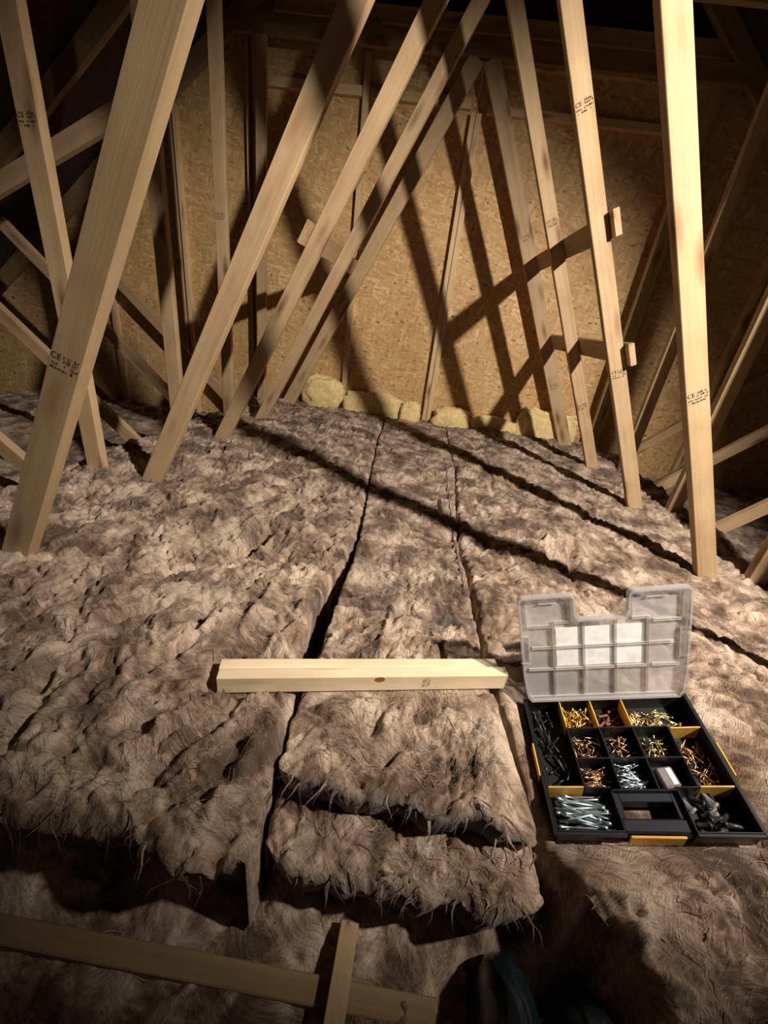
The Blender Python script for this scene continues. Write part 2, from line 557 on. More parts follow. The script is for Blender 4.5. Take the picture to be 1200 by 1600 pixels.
TRUSS_LABELS = [
    'roof truss whose dark bottom chord crosses the foreground at lower left',
    'nearest roof truss, wide left diagonal with bright narrow edge and black stamp',
    'second roof truss, with the tallest pale right-hand diagonal beside the lid',
    'third roof truss, whose right diagonal has two brace ends poking out',
    'fourth roof truss, second from the strand board wall, with twice-stamped thin right diagonal',
    'farthest roof truss standing against the strand board wall',
]
WEBS = {}
for k, y in enumerate(TY):
    root = empty('roof_truss', (XC, y, -0.235))
    tag(root, TRUSS_LABELS[k], 'truss', 'roof trusses along the loft')
    org = (XC, y, -0.235)
    ww = 0.0686 if k < 5 else 0.092
    th = 0.035
    def W(name, p0, p1, w=ww, mat=None, dy=0.0, t=th):
        return beam(name, (p0[0], y + dy, p0[1]), (p1[0], y + dy, p1[1]), w, t, root, mat, (0, 0, 1) if abs(p1[0] - p0[0]) > abs(p1[1] - p0[1]) else (1, 0, 0), org=org)
    # diagonals run from the bottom chord to the flat top chord
    def lx(z): return -1.0981 + 0.50895 * z
    def rx(z): return 1.24145 - 0.50895 * z
    WEBS['L', k] = W('diagonal_web', (lx(-0.13), -0.13), (lx(2.215), 2.215))
    if k: WEBS['R', k] = W('diagonal_web', (rx(-0.13), -0.13), (rx(2.215), 2.215))
    pw = 0.066
    if k >= 1:
        WEBS['PL', k] = W('post', (-1.262, -0.13), (-1.240, 2.215), pw)
    if k: WEBS['PR', k] = W('post', (1.385, -0.13), (1.372, 2.215), pw)
    if k >= 1:
        W('strut', (-1.33, -0.13), (-2.60, 1.06), 0.066)
        W('strut', (1.46, -0.13), (2.73, 1.06), 0.066)
    W('bottom_chord', (-3.5, -0.18), (3.6, -0.18), 0.094, M_PINE_SHADED if k == 0 else M_PINE)  # nearest chord gets its dimness from the darker pine colour
    W('top_chord', (-1.42, 2.2625), (1.56, 2.2625), 0.092, M_PINE_SHADED)
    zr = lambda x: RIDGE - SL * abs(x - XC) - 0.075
    W('rafter', (XC - 0.03, zr(XC) - 0.01), (-3.45, zr(-3.45)), 0.095, M_PINE_SHADED)
    W('rafter', (XC + 0.03, zr(XC) - 0.01), (3.58, zr(3.58)), 0.095, M_PINE_SHADED)

def at_web(key, z):
    """distance along the web's local X for a height z (world)"""
    w = WEBS[key]
    M = w.matrix_basis
    base = Vector((XC, TY[key[1]], -0.235))
    axz = M[2][0]
    return (z - (M[2][3] + base.z)) / axz
for key, z, kk, fl, sc in ((('L', 1), 0.663, 0, 1, 1.0), (('R', 2), 0.722, 1, 1, 1.0), (('R', 3), 1.606, 2, 1, 1.0), (('R', 3), 0.725, 0, -1, 1.0),
                       (('R', 4), 1.374, 1, 1, .9), (('R', 4), 0.481, 2, 1, .9), (('R', 5), 0.513, 0, 1, 1.0), (('R', 5), 1.40, 0, 1, .9), (('PL', 4), 1.219, 1, 1, .9), (('PL', 2), 1.216, 2, 1, .9)):
    stamp_on(None, WEBS[key], at_web(key, z), kk, fl, sc)

# longitudinal braces nailed across the web edges
def brace(x, z, y0, y1, tilt, w, t, label):
    d = Vector((math.sin(tilt), 0, math.cos(tilt)))
    o = beam('brace_board', (x, y0, z), (x, y1, z), w, t, None, M_PINE, d)
    return tag(o, label, 'brace', 'braces nailed across the truss webs')
ta = math.atan(0.50895)
brace(0.605 + 0.0343 * 0.891 + 0.0135, 1.250 + 0.0343 * 0.454 + 0.006, 1.985, 3.33, -ta, 0.095, 0.024, 'upper timber brace running back from the third right-hand diagonal')
brace(0.838 + 0.0343 * 0.891 + 0.0135, 0.792 + 0.0343 * 0.454 + 0.006, 1.985, 3.33, -ta, 0.095, 0.024, 'lower timber brace beside the stamp on the third right-hand diagonal')
brace(-0.545 - 0.0343 * 0.891 - 0.0135, 1.087 + 0.0343 * 0.454 + 0.006, 1.985, 3.33, ta, 0.095, 0.024, 'timber brace poking out left of the third left-hand diagonal')
# collar strut behind the left posts
cs = beam('collar_strut', (-2.30, 2.043 + 0.0355, 1.005), (-1.24, 2.043 + 0.0355, 1.530), 0.07, 0.035, None, M_PINE, (0, 0, 1))
tag(cs, 'pale timber strut sloping up behind the left posts', 'strut')

# ================================================================== insulation
# overlapping torn flakes of wool as a tileable relief
def make_flakes(seed, n, tile=1.5, res=0.003, amin=0.012, amax=0.05, hmin=0.002, hmax=0.009):
    rs = np.random.RandomState(seed)
    G = int(tile / res)
    Hm = np.full((G, G), -0.004)
    Tm = np.full((G, G), 0.35)
    flow = rs.rand(4) * 6
    for i in range(n):
        cx, cy = rs.rand(2) * tile
        A = amin + (amax - amin) * rs.rand() ** 1.6
        B = A * rs.uniform(0.22, 0.55)
        ang = 0.9 + 1.3 * math.sin(cx * 2 * math.pi / tile + flow[0]) + 1.2 * math.cos(cy * 2 * math.pi / tile + flow[1]) + rs.normal() * 0.55
        hh = rs.uniform(hmin, hmax) * (A / amax) ** 0.5
        h0 = rs.uniform(-0.004, 0.006)
        tone = np.clip(rs.normal(0.5, 0.26), 0, 1.15)
        R_ = int(A / res) + 2
        ii = np.arange(int(cx / res) - R_, int(cx / res) + R_ + 1)
        jj = np.arange(int(cy / res) - R_, int(cy / res) + R_ + 1)
        X, Y = np.meshgrid(ii * res - cx, jj * res - cy, indexing='ij')
        bend = rs.uniform(-14, 14)
        a = X * math.cos(ang) + Y * math.sin(ang)
        b = -X * math.sin(ang) + Y * math.cos(ang) + bend * a * a
        r2 = (a / A) ** 2 + (b / B) ** 2
        rag = 0.22 * np.sin(b / B * 9 + i) * (a / A)
        ins = np.clip(1 - r2 + rag, 0, None)
        h = h0 + hh * (0.5 + 0.8 * a / A) + hh * 0.5 * np.sqrt(ins) + 0.0007 * np.sin(b / B * 11 + i)
        msk = ins > 0
        I, J = np.meshgrid(ii % G, jj % G, indexing='ij')
        cur = Hm[I, J]
        win = msk & (h > cur)
        Hm[I[win], J[win]] = h[win]
        Tm[I[win], J[win]] = tone * 0.75 + 0.25 * np.clip(0.5 + 0.5 * a / A, 0, 1)[win]
    def blur(Q):
        return (Q * 2 + np.roll(Q, 1, 0) + np.roll(Q, -1, 0) + np.roll(Q, 1, 1) + np.roll(Q, -1, 1)) / 6
    return blur(Hm), blur(blur(Tm)), tile, res
FLK = make_flakes(3, 3600, amin=0.014, amax=0.075, hmin=0.002, hmax=0.010)

FLK2 = make_flakes(8, 9000, amin=0.006, amax=0.030, hmin=0.0015, hmax=0.006)

def samp(img, x, y, tile, res):
    G = img.shape[0]
    u = (x / res) % G; v = (y / res) % G
    i0 = np.floor(u).astype(int); j0 = np.floor(v).astype(int)
    fu, fv = u - i0, v - j0
    i0 %= G; j0 %= G
    i1, j1 = (i0 + 1) % G, (j0 + 1) % G
    return (img[i0, j0] * (1 - fu) + img[i1, j0] * fu) * (1 - fv) + (img[i0, j1] * (1 - fu) + img[i1, j1] * fu) * fv

# pose of the organiser box (rim plane) - wool dips under it
BOXM = Matrix(((0.9587, -0.0442, -0.2811, 0.4854), (0.0013, 0.9885, -0.1510, 0.5494), (0.2845, 0.1444, 0.9477, 0.1281), (0, 0, 0, 1)))
BW, BD, BH = 0.325, 0.244, 0.046

CREASES = [  # polyline, depth, half width
    ([(-0.628, 0.875), (-0.549, 0.956), (-0.492, 1.077), (-0.448, 1.194)], 0.045, 0.020),
    ([(-0.62, 1.40), (-0.539, 1.487), (-0.42, 1.498)], 0.035, 0.028),
    ([(-0.645, 0.650), (-0.615, 0.717), (-0.577, 0.733)], 0.03, 0.012),
    ([(-0.655, 0.511), (-0.612, 0.434), (-0.604, 0.365)], 0.03, 0.016),
    ([(0.15, 1.746), (0.154, 1.543)], 0.03, 0.007),
    ([(0.577, 1.10), (0.60, 1.232), (0.662, 1.432)], 0.02, 0.012),
    ([(0.43, 1.9), (0.47, 2.4), (0.40, 2.9)], 0.012, 0.015),
    ([(-0.50, 0.55), (-0.44, 0.66), (-0.46, 0.78)], 0.02, 0.014),
    ([(-0.36, 0.36), (-0.30, 0.47), (-0.27, 0.60)], 0.02, 0.012),
    ([(0.13, 0.80), (0.145, 0.70)], 0.03, 0.006),
]
def crease(x, y):
    d = 0
    for pl, dep, hw in CREASES:
        best = np.full(np.shape(x), 9.0)
        for (ax, ay), (bx, by) in zip(pl, pl[1:]):
            vx, vy = bx - ax, by - ay
            t = np.clip(((x - ax) * vx + (y - ay) * vy) / (vx * vx + vy * vy), 0, 1)
            best = np.minimum(best, np.hypot(x - ax - t * vx, y - ay - t * vy))
        d = d + dep * np.exp(-(best / hw) ** 2)
    return d
RIDGES = [([(-0.31, 0.62), (-0.288, 0.659), (-0.238, 0.766)], 0.012, 0.006), ([(-0.413, 0.398), (-0.33, 0.516), (-0.29, 0.56)], 0.018, 0.009),
          ([(-0.346, 0.707), (-0.35, 0.80), (-0.345, 0.90)], 0.014, 0.010), ([(-0.245, 0.33), (-0.22, 0.40), (-0.215, 0.45)], 0.024, 0.014),
          ([(-0.02, 0.72), (-0.012, 0.82), (0.0, 0.90)], 0.014, 0.008), ([(-0.60, 0.56), (-0.48, 0.62), (-0.40, 0.74)], 0.014, 0.010)]

def base_height(x, y):
    z = np.full(np.shape(x), 0.100)
    z = z + np.where(x < -0.17, 0.020 * sstep(-0.17, -0.45, x) * sstep(3.0, 1.2, y), 0)
    z = z - 0.028 * sstep(0.5, 1.2, x) * sstep(2.6, 1.2, y)
    z = z + 0.028 * np.exp(-((x + 1.05) ** 2 / 0.10 + (y - 1.75) ** 2 / 0.5))
    z = z + 0.10 * np.exp(-(((x - 0.86) / 0.20) ** 2 + ((y - 0.62) / 0.26) ** 2))
    z = z + 0.04 * np.exp(-(((x - 0.75) / 0.25) ** 2 + ((y - 0.30) / 0.16) ** 2))
    z = z + 0.025 * np.exp(-(((x - 0.45) / 0.3) ** 2 + ((y - 1.02) / 0.2) ** 2))
    z = z + 0.022 * fbm(x * 2.4, y * 2.4, 5, 2)
    # far outer bays are lower
    z = z - 0.17 * sstep(1.42, 1.58, np.abs(x - XC)) - 0.03 * sstep(1.5, 2.2, np.abs(x - XC))
    return z

def wool_z(x, y, amp, lump, seed, zoff):
    wx = x + 0.05 * pnoise(x * 5, y * 5, seed + 50) + 0.012 * pnoise(x * 17, y * 17, seed + 52)
    wy = y + 0.05 * pnoise(x * 5 + 9, y * 5, seed + 51) + 0.012 * pnoise(x * 17, y * 17 + 5, seed + 53)
    z = base_height(x, y) + zoff
    z = z + lump * fbm(x * 7, y * 7, seed, 3)
    rid = 1 - np.abs(fbm(wx * 13, wy * 13, seed + 3, 3))
    z = z + lump * 0.35 * (rid - 0.6)
    z = z + 0.7 * amp * samp(FLK[0], wx + seed * 0.37, wy + seed * 0.61, FLK[2], FLK[3])
    w2x = x + 0.02 * pnoise(x * 11, y * 11, seed + 60)
    w2y = y + 0.02 * pnoise(x * 11 + 4, y * 11, seed + 61)
    z = z + 0.58 * amp * samp(FLK2[0], w2x + seed * 0.53, w2y + seed * 0.29, FLK2[2], FLK2[3])
    ck = fbm(w2x * 8, w2y * 8, seed + 70, 3)
    z = z - 0.006 * amp * np.exp(-(ck / 0.055) ** 2) * sstep(-0.1, 0.45, pnoise(x * 4, y * 4, seed + 71))
    z = z - crease(x, y)
    for pl, hgt, hw in RIDGES:
        best = np.full(np.shape(x), 9.0)
        for (ax, ay), (bx, by) in zip(pl, pl[1:]):
            vx, vy = bx - ax, by - ay
            t = np.clip(((x - ax) * vx + (y - ay) * vy) / (vx * vx + vy * vy), 0, 1)
            best = np.minimum(best, np.hypot(x - ax - t * vx, y - ay - t * vy))
        z = z + hgt * np.exp(-(best / hw) ** 2)
    tone = samp(FLK[1], wx + seed * 0.37, wy + seed * 0.61, FLK[2], FLK[3])
    tone = 0.55 * tone + 0.45 * samp(FLK2[1], w2x + seed * 0.53, w2y + seed * 0.29, FLK2[2], FLK2[3])
    tone = 0.5 + 1.15 * (tone - 0.5) + 0.60 * fbm(wx * 8, wy * 8, seed + 8, 3)
    # dip under the organiser box
    nx, ny, nz = BOXM[0][2], BOXM[1][2], BOXM[2][2]
    px, py, pz = BOXM[0][3] - nx * BH, BOXM[1][3] - ny * BH, BOXM[2][3] - nz * BH
    zb = pz - (nx * (x - px) + ny * (y - py)) / nz - 0.003
    lx_ = np.abs((x - px) * BOXM[0][0] + (y - py) * BOXM[1][0] + (zb - pz) * BOXM[2][0])
    ly_ = np.abs((x - px) * BOXM[0][1] + (y - py) * BOXM[1][1] + (zb - pz) * BOXM[2][1])
    out = np.maximum(lx_ - BW / 2 - 0.006, ly_ - BD / 2 - 0.008)
    z = np.where(out < 0, zb - 0.004 * (0.5 + 0.5 * pnoise(x * 60, y * 60, 4)), z)
    cap = zb + 0.012 + np.clip(out, 0, 9) * 0.9
    z = np.where((out >= 0) & (out < 0.12), np.minimum(z, cap), z)
    # and under the two battens
    bx, by = x + 0.040, y - 0.655
    ca, sa = math.cos(0.218), math.sin(0.218)
    u, v = bx * ca + by * sa, -bx * sa + by * ca
    inb = (np.abs(u) < 0.335) & (v > -0.055) & (v < 0.034)
    z = np.where(inb, np.minimum(z, 0.103 - 0.004 * (v < -0.03)), z)
    return z, tone

class Batt:
    def __init__(s, name, label, xl, xr, y0, y1, amp, lump, seed, zoff=0.0, dx=0.006, dyk=0.0040, dymax=0.011, rad=0.03, bottom=-0.23,
                 front=None, back=None, greyfront=0.0, pile=0, zfun=None, frad=None, under=0.0):
        s.frad = frad
        s.fdrop = 0.26 if frad and frad > 0.1 else 0.09
        s.xl, s.xr, s.amp, s.lump, s.seed, s.zoff, s.rad = xl, xr, amp, lump, seed, zoff, rad
        s.front = front or (lambda x: y0 + 0 * x)
        s.back = back or (lambda x: y1 + 0 * x)
        s.y0, s.y1, s.greyfront, s.zfun = y0, y1, greyfront, zfun
        ts = [0.0]
        yy = y0
        while yy < y1:
            st = min(dymax, dyk * max(0.75, math.hypot(yy, 0.75)))
            yy += st
            ts.append(min(1.0, (yy - y0) / (y1 - y0)))
        ts = np.array(ts)
        wid = float(np.max(xr(np.array([y0, (y0 + y1) / 2, y1])) - xl(np.array([y0, (y0 + y1) / 2, y1]))))
        us = np.linspace(0, 1, max(8, int(wid / dx)))
        U, T = np.meshgrid(us, ts, indexing='ij')
        xm = xl(y0 + T * (y1 - y0)) * (1 - U) + xr(y0 + T * (y1 - y0)) * U
        Y = s.front(xm) + T * (s.back(xm) - s.front(xm))
        if under:
            Y = Y + 0.035 * np.abs(2 * U - 1) ** 9 * (1 - T) ** 8
        X = xl(Y) * (1 - U) + xr(Y) * U
        wig = 0.006 * fbm(Y * 14, U * 3, seed + 90, 3)
        X = X + wig * (np.abs(U - 0.5) * 2) ** 4
        Z, tone, grey = s.height(X, Y)
        nu, nt = X.shape
        # skirt
        P = np.full((nu + 2, nt + 2, 3), 0.0)
        def put(A):
            return np.pad(A, 1, mode='edge')
        P[..., 0], P[..., 1], P[..., 2] = put(X), put(Y), put(Z)
        P[0, :, 2] = P[-1, :, 2] = bottom
        P[:, 0, 2] = P[:, -1, 2] = bottom
        TT, GG = put(tone), put(grey)
        if under:
            P[:, 0, 1] += under + 0.25 * under * pnoise(P[:, 0, 0] * 25, P[:, 0, 0] * 0, seed + 95)
            GG[:, 0] = greyfront
        n0, n1 = nu + 2, nt + 2
        idx = np.arange(n0 * n1).reshape(n0, n1)
        q = np.stack([idx[:-1, :-1], idx[1:, :-1], idx[1:, 1:], idx[:-1, 1:]], -1).reshape(-1, 4)
        me = bpy.data.meshes.new(name)
        me.vertices.add(n0 * n1)
        me.vertices.foreach_set('co', P.reshape(-1).astype(np.float32))
        me.loops.add(q.size)
        me.loops.foreach_set('vertex_index', q.reshape(-1).astype(np.int32))
        me.polygons.add(len(q))
        me.polygons.foreach_set('loop_start', np.arange(0, q.size, 4, dtype=np.int32))
        me.polygons.foreach_set('loop_total', np.full(len(q), 4, dtype=np.int32))
        me.polygons.foreach_set('use_smooth', np.ones(len(q), dtype=bool))
        me.update(calc_edges=True)
        ca = me.color_attributes.new('tone', 'FLOAT_COLOR', 'POINT')
        col = np.stack([TT.reshape(-1), GG.reshape(-1), np.zeros(n0 * n1), np.ones(n0 * n1)], -1)
        ca.data.foreach_set('color', np.clip(col, 0, 1).reshape(-1).astype(np.float32))
        s.obj = link(name, me, M_WOOL)
        tag(s.obj, label, 'insulation', 'mineral wool batts on the loft floor')
        if pile:
            s.fibres(pile)
        if under:
            s.fringe(80)

    def height(s, X, Y):
        if s.zfun:
            Z, tone = s.zfun(X, Y)
        else:
            Z, tone = wool_z(X, Y, s.amp, s.lump, s.seed, s.zoff)
        d = np.minimum(np.minimum(X - s.xl(Y), s.xr(Y) - X), np.minimum(Y - s.front(X), s.back(X) - Y))
        d = d + 0.005 * pnoise(X * 40, Y * 40, s.seed + 7)
        k = np.clip(1 - d / s.rad, 0, 1)
        Z = Z - s.rad * (1 - np.sqrt(np.clip(1 - k * k, 0, 1)))
        if s.frad:
            kf = np.clip(1 - (Y - s.front(X)) / s.frad, 0, 1)
            Z = Z - s.fdrop * kf ** 1.6
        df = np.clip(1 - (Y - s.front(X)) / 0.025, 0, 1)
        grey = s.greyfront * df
        return Z, tone, grey

    def fringe(s, n):
        # ragged wisps hanging off the torn front edge
        rs = np.random.RandomState(s.seed + 500)
        ya = np.full(n, s.y0)
        x = s.xl(ya) + 0.02 + (s.xr(ya) - s.xl(ya) - 0.04) * rs.rand(n)
        if s.seed == 11:
            x = -0.75 + 0.55 * rs.rand(n)
        K = 6
        y0 = s.front(x) + rs.uniform(0.004, 0.03, n)
        z0, _, _ = s.height(x, y0)
        ln = rs.uniform(0.012, 0.045, n)
        t = np.linspace(0, 1, K)[None]
        dx = rs.normal(0, 0.5, n)
        P = np.zeros((n, K, 3))
        P[..., 0] = x[:, None] + dx[:, None] * ln[:, None] * t + 0.004 * np.sin(t * 5 + x[:, None] * 90)
        P[..., 1] = y0[:, None] - ln[:, None] * 0.75 * t
        P[..., 2] = z0[:, None] + 0.001 - (rs.uniform(0.3, 1.0, n) * ln)[:, None] * t ** 2.2
        w = (0.0006 + 0.0034 * rs.rand(n) ** 2)[:, None] * np.sqrt(np.clip(1 - t, 0, 1)) * (0.4 + 0.6 * np.sin(np.pi * (0.15 + 0.85 * t)))
        V = np.stack([P, P], 2)
        V[:, :, 0, 0] -= w
        V[:, :, 1, 0] += w
        V[:, :, 1, 2] += w * 0.4
        idx = np.arange(n * K * 2).reshape(n, K, 2)
        q = np.stack([idx[:, :-1, 0], idx[:, 1:, 0], idx[:, 1:, 1], idx[:, :-1, 1]], -1).reshape(-1, 4)
        me = bpy.data.meshes.new('torn_wisps')
        me.from_pydata(V.reshape(-1, 3).tolist(), [], q.tolist())
        ca = me.color_attributes.new('tone', 'FLOAT_COLOR', 'POINT')
        tt = np.repeat(np.clip(rs.normal(0.5, 0.25, n), 0, 1), K * 2)
        gg = np.repeat(np.clip(rs.normal(s.greyfront * 0.5, 0.3, n), 0, 1), K * 2)
        ca.data.foreach_set('color', np.stack([tt, gg, 0 * tt, 0 * tt + 1], -1).reshape(-1).astype(np.float32))
        o = link('torn_wisps', me, M_WOOL, s.obj)
        o['kind'] = 'stuff'

    def fibres(s, n):
        rs = np.random.RandomState(s.seed + 400)
        m = n * 4
        y = s.y0 + (s.y1 - s.y0) * rs.rand(m) ** 1.7
        u = rs.rand(m)
        x = s.xl(y) * (1 - u) + s.xr(y) * u
        keep = rs.rand(m) < np.clip(0.9 / (0.4 + np.hypot(x, y) ** 1.3), 0, 1)
        mg = np.minimum(np.minimum(x - s.xl(y), s.xr(y) - x), y - s.front(x))
        keep &= mg > 0.045
        x, y = x[keep][:n], y[keep][:n]
        n = len(x)
        ang = 0.9 + 1.5 * fbm(x * 3, y * 3, s.seed + 31, 2) * 2 + rs.normal(0, 0.6, n)
        ln = rs.uniform(0.012, 0.060, n)
        K = 6
        cur = rs.normal(0, 5, n)
        pts = np.zeros((n, K, 3))
        px, py, a = x.copy(), y.copy(), ang.copy()
        for k in range(K):
            pts[:, k, 0], pts[:, k, 1] = px, py
            px = px + np.cos(a) * ln / (K - 1)
            py = py + np.sin(a) * ln / (K - 1)
            a = a + cur * ln / (K - 1) * 3 + rs.normal(0, 0.15, n)
        pz, tn, _ = s.height(pts[..., 0].reshape(-1), pts[..., 1].reshape(-1))
        pz = pz.reshape(n, K)
        arch = (0.0004 + 0.005 * rs.rand(n) ** 3)[:, None] * np.sin(np.linspace(0.2, 2.9, K))[None]
        pts[..., 2] = pz + 0.0006 + arch
        wid = (0.00018 + 0.0006 * rs.rand(n) ** 3)[:, None] * (np.sin(np.linspace(0.25, 2.95, K))[None])
        dirx = np.gradient(pts[..., 0], axis=1); diry = np.gradient(pts[..., 1], axis=1)
        l = np.hypot(dirx, diry) + 1e-9
        ox, oy = -diry / l * wid, dirx / l * wid
        V = np.zeros((n, K, 2, 3))
        V[:, :, 0, :] = pts; V[:, :, 1, :] = pts
        V[:, :, 0, 0] += ox; V[:, :, 0, 1] += oy
        V[:, :, 1, 0] -= ox; V[:, :, 1, 1] -= oy
        idx = np.arange(n * K * 2).reshape(n, K, 2)
        q = np.stack([idx[:, :-1, 0], idx[:, 1:, 0], idx[:, 1:, 1], idx[:, :-1, 1]], -1).reshape(-1, 4)
        me = bpy.data.meshes.new('wool_fibres')
        me.vertices.add(n * K * 2)
        me.vertices.foreach_set('co', V.reshape(-1).astype(np.float32))
        me.loops.add(q.size)
        me.loops.foreach_set('vertex_index', q.reshape(-1).astype(np.int32))
        me.polygons.add(len(q))
        me.polygons.foreach_set('loop_start', np.arange(0, q.size, 4, dtype=np.int32))
        me.polygons.foreach_set('loop_total', np.full(len(q), 4, dtype=np.int32))
        me.update(calc_edges=True)
        ca = me.color_attributes.new('tone', 'FLOAT_COLOR', 'POINT')
        t = np.repeat(np.clip(rs.normal(0.55, 0.25, n), 0, 1), K * 2)
        col = np.stack([t, 0 * t, 0 * t, 0 * t + 1], -1)
        ca.data.foreach_set('color', col.reshape(-1).astype(np.float32))
        o = link('wool_fibres', me, M_FIBRE, s.obj)
        o['kind'] = 'stuff'

def pl(*pts):
    ys_, xs_ = zip(*sorted((y, x) for x, y in pts))
    return lambda Y: np.interp(Y, ys_, xs_)
def const(v):
    return lambda Y: v + 0 * np.asarray(Y, float)
gapL_left = pl((-0.160, 0.2), (-0.172, 0.40), (-0.176, 0.55), (-0.205, 0.72), (-0.208, 0.93), (-0.160, 1.19), (-0.165, 1.45), (-0.200, 1.95), (-0.236, 2.6), (-0.25, 3.4))
gapL_right = pl((-0.150, 0.2), (-0.165, 0.40), (-0.168, 0.55), (-0.160, 0.72), (-0.158, 0.90), (-0.145, 1.19), (-0.158, 1.45), (-0.194, 1.95), (-0.229, 2.6), (-0.24, 3.4))
gapR_left = pl((0.315, 0.2), (0.302, 0.45), (0.262, 0.60), (0.238, 0.72), (0.222, 0.94), (0.214, 1.35), (0.248, 2.15), (0.238, 2.8), (0.23, 3.4))
gapR_right = pl((0.43, 0.05), (0.42, 0.22), (0.355, 0.34), (0.318, 0.45), (0.284, 0.60), (0.262, 0.72), (0.240, 0.94), (0.226, 1.35), (0.254, 2.15), (0.244, 2.8), (0.236, 3.4))

def frontB(x):
    return 0.255 + 0.05 * np.clip((-0.2 - x) / 0.4, 0, 1.3) + 0.03 * fbm(x * 5, x * 0 + 3, 77, 3)
def pit_fun(X, Y):
    z, t = wool_z(X, Y, 1.6, 0.014, 61, 0.0)
    z2 = -0.158 + 0.5 * (z - base_height(X, Y) + crease(X, Y)) + 0.02 * fbm(X * 6, Y * 6, 8, 2)
    return z2 + 0.05 * sstep(0.27, 0.36, Y), t

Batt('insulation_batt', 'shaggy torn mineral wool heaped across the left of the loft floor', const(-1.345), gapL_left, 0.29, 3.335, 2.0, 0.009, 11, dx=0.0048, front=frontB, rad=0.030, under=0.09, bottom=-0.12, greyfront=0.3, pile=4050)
Batt('insulation_batt', 'smooth far mineral wool strip between the two seams, reaching the foam', gapL_right, gapR_left, 1.462, 3.335, 1.15, 0.006, 12, dx=0.0040, rad=0.010, pile=675,
     front=lambda x: 1.46 - 0.35 * (x + 0.15) * (x < 0.2) + 0.012 * fbm(x * 20, x * 0, 9, 2))
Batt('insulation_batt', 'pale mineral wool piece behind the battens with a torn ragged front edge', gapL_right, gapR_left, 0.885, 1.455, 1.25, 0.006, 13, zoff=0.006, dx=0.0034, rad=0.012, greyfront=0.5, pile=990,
     front=lambda x: 0.893 - 0.10 * np.clip(x, 0, 1) + 0.012 * fbm(x * 16, x * 0 + 1, 19, 3), back=lambda x: 1.452 - 0.35 * (x + 0.15) * (x < 0.2) + 0.012 * fbm(x * 20, x * 0, 9, 2))
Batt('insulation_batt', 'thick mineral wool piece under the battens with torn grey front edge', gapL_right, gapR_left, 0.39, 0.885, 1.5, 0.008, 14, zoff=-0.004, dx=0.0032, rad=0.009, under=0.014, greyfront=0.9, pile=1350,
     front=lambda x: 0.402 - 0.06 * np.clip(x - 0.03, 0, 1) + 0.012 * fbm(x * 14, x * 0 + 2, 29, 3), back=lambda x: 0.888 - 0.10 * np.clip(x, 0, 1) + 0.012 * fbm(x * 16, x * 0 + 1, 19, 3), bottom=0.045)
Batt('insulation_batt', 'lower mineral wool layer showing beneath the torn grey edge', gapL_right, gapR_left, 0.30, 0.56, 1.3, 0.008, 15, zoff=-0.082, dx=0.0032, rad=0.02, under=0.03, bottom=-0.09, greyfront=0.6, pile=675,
     front=lambda x: 0.315 + 0.015 * fbm(x * 12, x * 0 + 4, 39, 3))
Batt('insulation_batt', 'mineral wool spread along the right under the open organiser box', gapR_right, const(1.415), 0.05, 3.335, 1.6, 0.010, 16, dx=0.0048, rad=0.022, frad=0.2, pile=2475)
Batt('insulation_batt', 'dim mineral wool in the outer bay behind the left posts', const(-3.3), const(-1.35), 0.2, 3.335, 1.5, 0.014, 17, dx=0.013, dyk=0.010, dymax=0.016, pile=675)
Batt('insulation_batt', 'dim mineral wool in the outer bay behind the right posts', const(1.42), const(3.4), 0.2, 3.335, 1.5, 0.014, 18, dx=0.013, dyk=0.010, dymax=0.016, pile=540)
Batt('insulation_batt', 'dark sunken mineral wool in the foreground around the bottom chord', const(-1.3), const(0.75), -0.35, 0.50, 1.5, 0.014, 19, dx=0.006, rad=0.03, pile=675, zfun=pit_fun)

# yellow foam along the foot of the wall
def blob(name, loc, size, seed, label, sq=2.6):
    n, m = 44, 30
    th = np.linspace(0, 2 * np.pi, n, endpoint=False)
    ph = np.linspace(0.02, np.pi - 0.02, m)
    TH, PH = np.meshgrid(th, ph, indexing='ij')
    d = np.stack([np.cos(TH) * np.sin(PH), np.sin(TH) * np.sin(PH), np.cos(PH)], -1)
    e = 2.0 / sq
    s = np.sign(d) * np.abs(d) ** e
    r = 1 + 0.16 * fbm(d[..., 0] * 2 + seed, d[..., 2] * 2 + d[..., 1], seed, 3) + 0.05 * fbm(d[..., 0] * 7, d[..., 2] * 7 + d[..., 1] * 5, seed + 5, 2)
    P = s * r[..., None] * np.array(size)
    bm = bmesh.new()
    vs = [[bm.verts.new(P[i, j]) for j in range(m)] for i in range(n)]
    for i in range(n):
        for j in range(m - 1):
            bm.faces.new((vs[i][j], vs[i][j + 1], vs[(i + 1) % n][j + 1], vs[(i + 1) % n][j]))
    bm.faces.new([vs[i][0] for i in range(n)])
    bm.faces.new([vs[i][m - 1] for i in range(n)][::-1])
    bmesh.ops.recalc_face_normals(bm, faces=bm.faces)
    o = link(name, bm_mesh(bm, name, True), M_FOAM, None, Matrix.Translation(loc))
    return tag(o, label, 'foam', 'yellow foam along the foot of the wall')
blob('foam_lump', (-0.78, 3.30, 0.215), (0.175, 0.070, 0.135), 1, 'rounded yellow foam lump at the left end of the wall foot')
blob('foam_lump', (-0.34, 3.33, 0.155), (0.27, 0.050, 0.120), 2, 'long flat yellow foam strip left of the double stud')
blob('foam_lump', (-0.055, 3.295, 0.155), (0.085, 0.060, 0.095), 3, 'small yellow foam wad squeezed against the left of the double stud')
blob('foam_lump', (0.28, 3.295, 0.145), (0.15, 0.065, 0.100), 4, 'crumpled yellow foam wad just right of the double stud')
blob('foam_lump', (0.62, 3.31, 0.130), (0.19, 0.060, 0.090), 5, 'low yellow foam strip midway between double stud and block')
